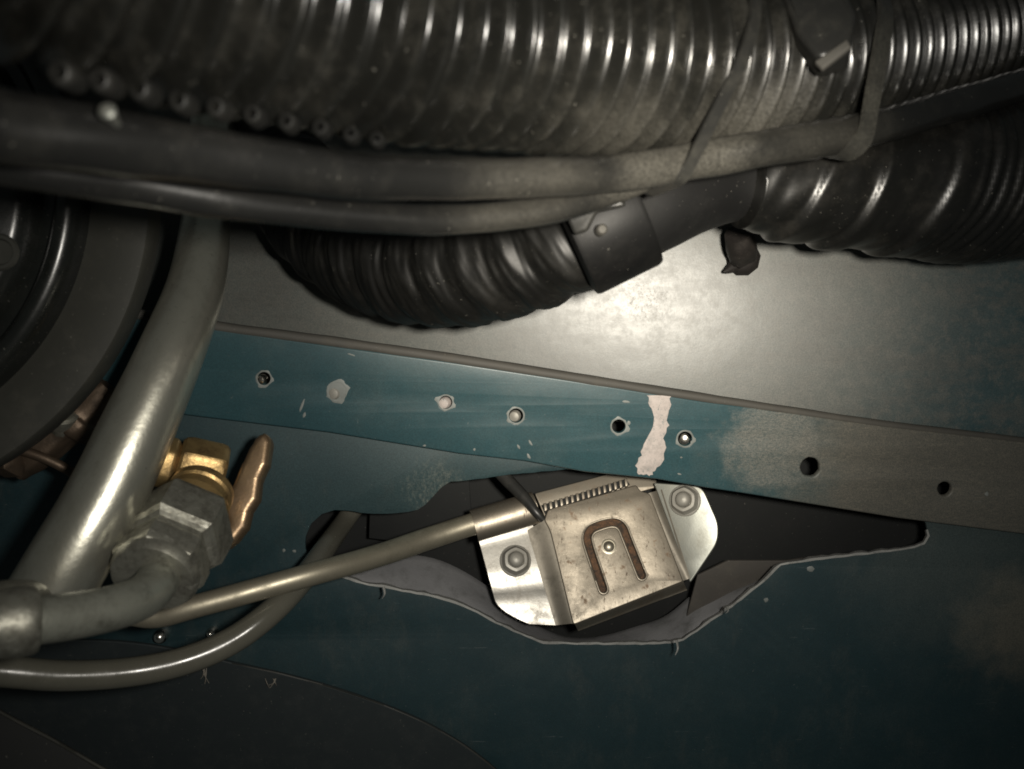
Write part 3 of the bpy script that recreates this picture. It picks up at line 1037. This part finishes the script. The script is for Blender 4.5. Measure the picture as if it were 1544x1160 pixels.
def rib(depth, pitch, sharp=1.0):
    def f(r, s, a):
        w = 0.0004 * noise.noise(Vector((s * 130, 0.3, math.cos(a) * 0.5))) + 0.00015 * noise.noise(Vector((s * 400, math.cos(a), math.sin(a))))
        c = 0.5 + 0.5 * math.cos(2 * math.pi * (s + w) / pitch)
        return r - depth * (1 - c ** (1.5 * sharp)) + 0.00022 * noise.noise(Vector((s * 70, math.cos(a) * 1.5, math.sin(a) * 1.5)))
    return f


hose = thing('corrugated_hose', W(700, 60, 0.14), 'wide black corrugated hose crossing the top with bright rib glints', 'hose')
sweep('hose_wall', hose_c, HR, M_HOSE, hose, PITCH / 12, 80, rib(0.0036, PITCH), smooth=80)

for k2, (x, y) in enumerate([(88, 108), (148, 119), (208, 133), (268, 150), (324, 160), (379, 171), (431, 182), (482, 191), (528, 201), (567, 209)]):
    q = W(x, y, 0.0975 + 0.029 * (x - 88) / 480)
    u = 0.72 - 0.22 * k2 / 9
    lathe('eyelet', q, Vector((0.1, -1, -0.15)), [(0.0009 * u, -0.0050), (0.0010 * u, -0.0006), (0.0013 * u, 0.0), (0.0019 * u, -0.0002), (0.0023 * u, -0.0012), (0.0025 * u, -0.0045)], M_EYE, hose, 20, 60)
tubeA_c = [(-200, 130, 0.088), (0, 190, 0.098), (150, 211, 0.106), (300, 233, 0.115), (430, 252, 0.123), (560, 267, 0.132), (720, 270, 0.143), (860, 266, 0.153), (960, 258, 0.160), (1060, 240, 0.167), (1180, 219, 0.171), (1300, 197, 0.182), (1440, 158, 0.199), (1560, 124, 0.215), (1700, 84, 0.236)]
tA = thing('smooth_tube', W(700, 270, 0.14), 'dusty black smooth tube strapped under the corrugated hose', 'tube')
sweep('tube_wall', tubeA_c, [0.0044, 0.0044, 0.0042, 0.0040, 0.0038, 0.0037, 0.0036, 0.0036, 0.0036, 0.0037, 0.0038, 0.0039, 0.0041, 0.0043, 0.0043], M_TUBE, tA, 0.0016, 32, wob=0.07)
s0 = W(162, 168, 0.1000)
lathe('stud', s0, Vector((0.05, -1, 0.25)), [(0.0004, -0.003), (0.0009, -0.0004), (0.0011, 0.0001), (0.0008, 0.0005), (0.0, 0.0007)], M_EAR2, tA, 16)

tubeB_c = [(-200, 190, 0.100), (0, 246, 0.110), (180, 275, 0.120), (330, 302, 0.128), (500, 322, 0.138), (640, 332, 0.146), (760, 326, 0.154), (850, 312, 0.160), (930, 286, 0.166), (1020, 254, 0.173), (1140, 224, 0.183), (1300, 190, 0.196), (1500, 140, 0.214), (1700, 90, 0.234)]
tB = sweep('lower_tube', tubeB_c, [0.0030, 0.0030, 0.0029, 0.0028, 0.0027, 0.0027, 0.0027, 0.0027, 0.0027, 0.0027, 0.0027, 0.0027, 0.0027, 0.0027], M_TUBE, None, 0.0016, 24, wob=0.09)
tag(tB, 'thinner dusty black tube running just below the smooth tube', 'tube')


def ring_strap(name, ctrl, u, rad, width, mat, parent, tilt=0.0, thick=0.0011, slant=(0, 0, 0)):
    """flat strap wrapped round a swept tube at fraction u of its centreline"""
    pts, rr, ss = path(ctrl, 0.01, 0.001)
    i = int(u * (len(pts) - 1))
    t = (pts[i + 1] - pts[i - 1]).normalized() + Vector(slant)
    return lathe(name, pts[i], t, [(rad, -width / 2), (rad + thick, -width / 2 + 0.0002), (rad + thick, width / 2 - 0.0002), (rad, width / 2)], mat, parent, 80, 30), pts[i], t.normalized()


def u_of(ctrl, px):
    pts, rr, ss = path(ctrl, 0.01, 0.001)
    best = min(range(len(pts)), key=lambda i: abs(pts[i].x / pts[i].y * F + CX - px))
    return best / (len(pts) - 1)


def bundle_strap(name, ctrls, px, rads, width, mat, parent, thick=0.001, slant=(0, 0, 0)):
    """strap pulled taut round several tubes: the convex hull of their sections"""
    secs = []
    pts, rr, ss = path(ctrls[0], 0.01, 0.001)
    i = min(range(2, len(pts) - 2), key=lambda i: abs(pts[i].x / pts[i].y * F + CX - px))
    o = pts[i]
    t = ((pts[i + 2] - pts[i - 2]).normalized() + Vector(slant)).normalized()
    u = (Vector((0, 0, 1)) - t * t.z).normalized()
    v = t.cross(u)
    cloud = []
    for c, r in zip(ctrls, rads):
        q, _, _ = path(c, 0.01, 0.001)
        p = min(q, key=lambda w: abs((w - o).dot(t)))
        a, b = (p - o).dot(u), (p - o).dot(v)
        for k2 in range(60):
            an = 2 * math.pi * k2 / 60
            cloud.append((a + r * math.cos(an), b + r * math.sin(an)))
    cloud = sorted(set(cloud))

    def half(ps):
        h = []
        for p in ps:
            while len(h) > 1 and (h[-1][0] - h[-2][0]) * (p[1] - h[-2][1]) - (h[-1][1] - h[-2][1]) * (p[0] - h[-2][0]) <= 0:
                h.pop()
            h.append(p)
        return h
    hull = half(cloud)[:-1] + half(cloud[::-1])[:-1]
    m = len(hull)
    ca = sum(h[0] for h in hull) / m
    cb = sum(h[1] for h in hull) / m
    verts, faces = [], []
    for (off, w) in ((0, -width / 2), (thick, -width / 2), (thick, width / 2), (0, width / 2)):
        for (a, b) in hull:
            L = math.hypot(a - ca, b - cb)
            f = 1 + off / L
            verts.append(o + u * (ca + (a - ca) * f) + v * (cb + (b - cb) * f) + t * w)
    for g in range(4):
        g2 = (g + 1) % 4
        for k2 in range(m):
            k3 = (k2 + 1) % m
            faces.append((g * m + k2, g * m + k3, g2 * m + k3, g2 * m + k2))
    return add(name, verts, faces, mat, parent, 40)


tie1 = thing('cable_tie', W(985, 200, 0.15), 'narrow black tie round the hose bundle above the wide black band', 'cable tie', 'ties round the hose bundle')
bundle_strap('strap', [hose_c, tubeA_c, tubeB_c], 1022, [HR, 0.0038, 0.0028], 0.0026, M_TIE, tie1, 0.0009, (0.0, 0.0, -0.42))
tie2 = thing('cable_tie', W(1210, 120, 0.17), 'dusty tie with a block head round the hose at the upper right', 'cable tie', 'ties round the hose bundle')
bundle_strap('strap', [hose_c, tubeA_c], 1212, [HR, 0.0046], 0.0046, M_TIE, tie2, 0.0010, (0.0, 0.0, -0.50))
P_T = Plane(W(1228, 40, 0.161), Vector((-0.35, -1, 0.25)))
plate('head', [round_poly([(1168, -40, 4), (1250, -70, 4), (1292, 20, 6), (1280, 78, 8), (1232, 88, 10), (1200, 48, 6)], 5)], P_T, 0.007, 0.0012, M_TIE, tie2, seg=3)
plate('tail', [round_poly([(1228, 92, 3), (1277, 58, 3), (1284, 70, 3), (1240, 104, 3)], 3)], P_T.off(0.001), 0.0014, 0.0004, M_BEAD, tie2)

# ------------------------------------------------------------------ lower hose, band, duct, right hose
lh_c = [(400, 200, 0.262), (455, 300, 0.256), (520, 360, 0.247), (600, 391, 0.236), (690, 398, 0.224), (790, 382, 0.212), (880, 350, 0.202), (960, 312, 0.195)]


def lh_f(r, s, a):
    q = s + 0.0035 * math.cos(a) + 0.0012 * noise.noise(Vector((s * 120, math.cos(a) * 1.3, math.sin(a) * 1.3)))
    c = 0.5 + 0.5 * math.cos(2 * math.pi * q / 0.0105)
    n = noise.noise(Vector((q * 650, math.cos(a) * 1.6, math.sin(a) * 1.6 + 7)))
    n2 = noise.noise(Vector((q * 1500, math.cos(a) * 3, math.sin(a) * 3 + 3)))
    return r - 0.0012 * (1 - c ** 0.8) + 0.0006 * n + 0.00022 * n2


lh = sweep('lower_hose', lh_c, [0.0150, 0.0160, 0.0172, 0.0178, 0.0176, 0.0158, 0.0142, 0.0130], M_LOWHOSE, None, 0.0005, 96, lh_f, smooth=80, wob=0.035)
tag(lh, 'matt black corrugated hose sagging below the tubes in the middle', 'hose')
band = thing('hose_band', W(920, 370, 0.19), 'wide flat black band clamped round the sagging hose beside the bright sheet', 'band')
bpts = [W(862, 357, 0.1975), W(960, 310, 0.1955)]
bt = (bpts[1] - bpts[0]).normalized()
bL = (bpts[1] - bpts[0]).length
lathe('wrap', bpts[0], bt, [(0.0134, -0.0008), (0.0150, 0.0), (0.0153, 0.001), (0.0150, bL - 0.001), (0.0146, bL), (0.012, bL)], M_BAND, band, 40, 40)
P_TAB = Plane(W(885, 320, 0.176), Vector((-0.15, -1, -0.35)))
plate('tab', [round_poly([(842, 304, 4), (880, 296, 5), (938, 296, 6), (944, 312, 5), (900, 322, 6), (886, 350, 6), (866, 356, 6)], 4)], P_TAB, 0.003, 0.0008, M_TIE, band, seg=2)
c = W(908, 346, 0.1765)
lathe('stud', c, Vector((0, -1, -0.1)), [(0.0012, -0.006), (0.0012, 0.0), (0.0008, 0.0006), (0, 0.0008)], M_BEAD, band, 14)

duct = sweep('rubber_duct', [(930, 322, 0.200), (1000, 296, 0.203), (1080, 276, 0.209), (1160, 268, 0.215), (1240, 270, 0.219)], [0.0132, 0.0125, 0.0105, 0.0112, 0.0140], M_DUCT, None, 0.0012, 48, wob=0.03)
tag(duct, 'smooth dull black duct between the wide band and the right hose', 'duct')

rh_c = [(1120, 272, 0.208), (1200, 275, 0.211), (1290, 276, 0.216), (1370, 274, 0.221), (1450, 272, 0.226), (1544, 268, 0.231), (1660, 255, 0.238), (1800, 240, 0.245)]


def rh_f(r, s, a):
    q = s - 0.0055 * math.cos(a) + 0.0010 * noise.noise(Vector((s * 60, math.cos(a), math.sin(a))))
    d = 0.0
    for s0, h in ((0.0140, 0.0016), (0.0275, 0.0018), (0.0460, 0.0014)):      # overlapping wraps
        t = (q - s0) / 0.0011
        d += h * (1 / (1 + math.exp(-4 * t))) * math.exp(-max(0.0, q - s0) / 0.012)
    if q > 0.050:
        c = 0.5 + 0.5 * math.cos(2 * math.pi * q / 0.0034)
        d -= 0.0008 * (1 - c ** 0.9) * min(1, (q - 0.050) / 0.005)
    d += 0.0005 * noise.noise(Vector((q * 260, math.cos(a) * 1.5, math.sin(a) * 1.5)))
    return r + d


rh = sweep('right_hose', rh_c, [0.0120, 0.0143, 0.0160, 0.0195, 0.0226, 0.0225, 0.0218, 0.021], M_RHOSE, None, 0.0005, 80, rh_f, smooth=80, wob=0.02)
tag(rh, 'swollen worn black hose with raised rings at the right edge', 'hose')

# ------------------------------------------------------------------ small things
plug = thing('rubber_plug', P_UP.at(1120, 388), 'small ragged black rubber plug pushed into the upper sheet', 'plug')
pc = P_UP.at(1119, 390, 0.0)
lathe('cap', pc, P_UP.n + Vector((0.1, 0, -0.15)), [(0.0054, 0.0), (0.0058, 0.0012), (0.0050, 0.0030), (0.0030, 0.0042), (0, 0.0044)], M_PLUG, plug, 9, 40)
sweep('stem', [(1112, 352, 0.252), (1116, 368, 0.2555), (1120, 384, 0.2615)], [0.0040, 0.0044, 0.0046], M_PLUG, plug, 0.001, 12, wob=0.25)
sweep('tear', [(1108, 400, 0.2625), (1097, 407, 0.2630), (1091, 410, 0.2630)], [0.0022, 0.0012, 0.0004], M_PLUG, plug, 0.0008, 8, wob=0.3)

for (x, y, r, lab) in [(245, 957, 0.0024, 'bright screw tip between the rod and the vinyl hose, the larger left one'), (322, 951, 0.0017, 'bright screw tip between the rod and the vinyl hose, the smaller right one')]:
    c = P_LOW.at(x, y, 0.0)
    s = lathe('screw', c, P_LOW.n + Vector((-0.1, 0, 0.1)), [(r * 1.0, -0.004), (r, 0.001), (r * 0.92, 0.0022), (r * 0.6, 0.0034), (r * 0.25, 0.0038), (0, 0.0039)], M_CHROME, None, 20, 40)
    tag(s, lab, 'screw', 'screw tips in the lower sheet')

# dark liner sheet across the lower left with a curved edge
P_LIN = P_LOW.off(0.0035)
arc = catmull([(-500, 960, 0), (0, 965, 0), (200, 970, 0), (350, 1000, 0), (480, 1031, 0), (600, 1072, 0), (680, 1112, 0), (752, 1165, 0), (860, 1270, 0), (960, 1400, 0)], 6)
liner = plate('liner_sheet', [[(x, y) for x, y, _ in arc] + [(960, 1650), (-500, 1650)]], P_LIN, 0.0015, 0.0005, M_LINER, None)
tag(liner, 'charcoal liner sheet with a curved upper edge at the lower left', 'liner')
P_COR = Plane(W(60, 1130, 0.20), Vector((0.1, -1, 0.3)))
cor = plate('corner_cover', [[(-400, 860), (-100, 1012), (0, 1074), (80, 1116), (166, 1166), (320, 1270), (320, 1500), (-400, 1500)]], P_COR, 0.003, 0.0009, M_DARK, None)
tag(cor, 'black cover with a pale edge in the bottom left corner', 'cover')

for i, (x, y, w, h, lab) in enumerate([(310, 1018, 5, 14, 'pale fluff tuft hanging under the vinyl hose'), (408, 1030, 12, 8, 'curled fibre lying on the curved liner edge')]):
    ob = thing('fluff', P_LIN.at(x, y), lab, 'debris', 'bits of debris on the liner')
    for j in range(4):
        a = random.uniform(-1, 1)
        x0, y0 = x + random.uniform(-w, w), y - h * 0.8
        p = [P_LIN.at(x0, y0, 0.0006), P_LIN.at(x0 + a * 4, y, 0.0014 + random.uniform(0, 0.001)), P_LIN.at(x0 + a * 9 + random.uniform(-4, 4), y + h * random.uniform(0.4, 1), 0.0006)]
        cc = [Vector(q) for q in catmull([tuple(q) for q in p], 5)]
        sweep('fibre', None, 0.00013, M_FLUFF, ob, 0.0006, 6, wob=0.4, world_pts=cc)

# thin pale strips along the edges of the liner and the corner cover
ap = [P_LIN.at(x, y, -0.0001) for x, y, _ in arc if 330 < x < 900]
sweep('pale_edge', None, 0.00020, M_FLANGE, liner, 0.0008, 6, wob=0.6, world_pts=ap)
cp = [P_COR.at(x, y, 0.0) for x, y in [(-100, 1012), (0, 1074), (80, 1116), (166, 1166), (240, 1214)]]
sweep('pale_edge', None, 0.00045, M_FLANGE, cor, 0.0012, 8, wob=0.3, world_pts=cp)
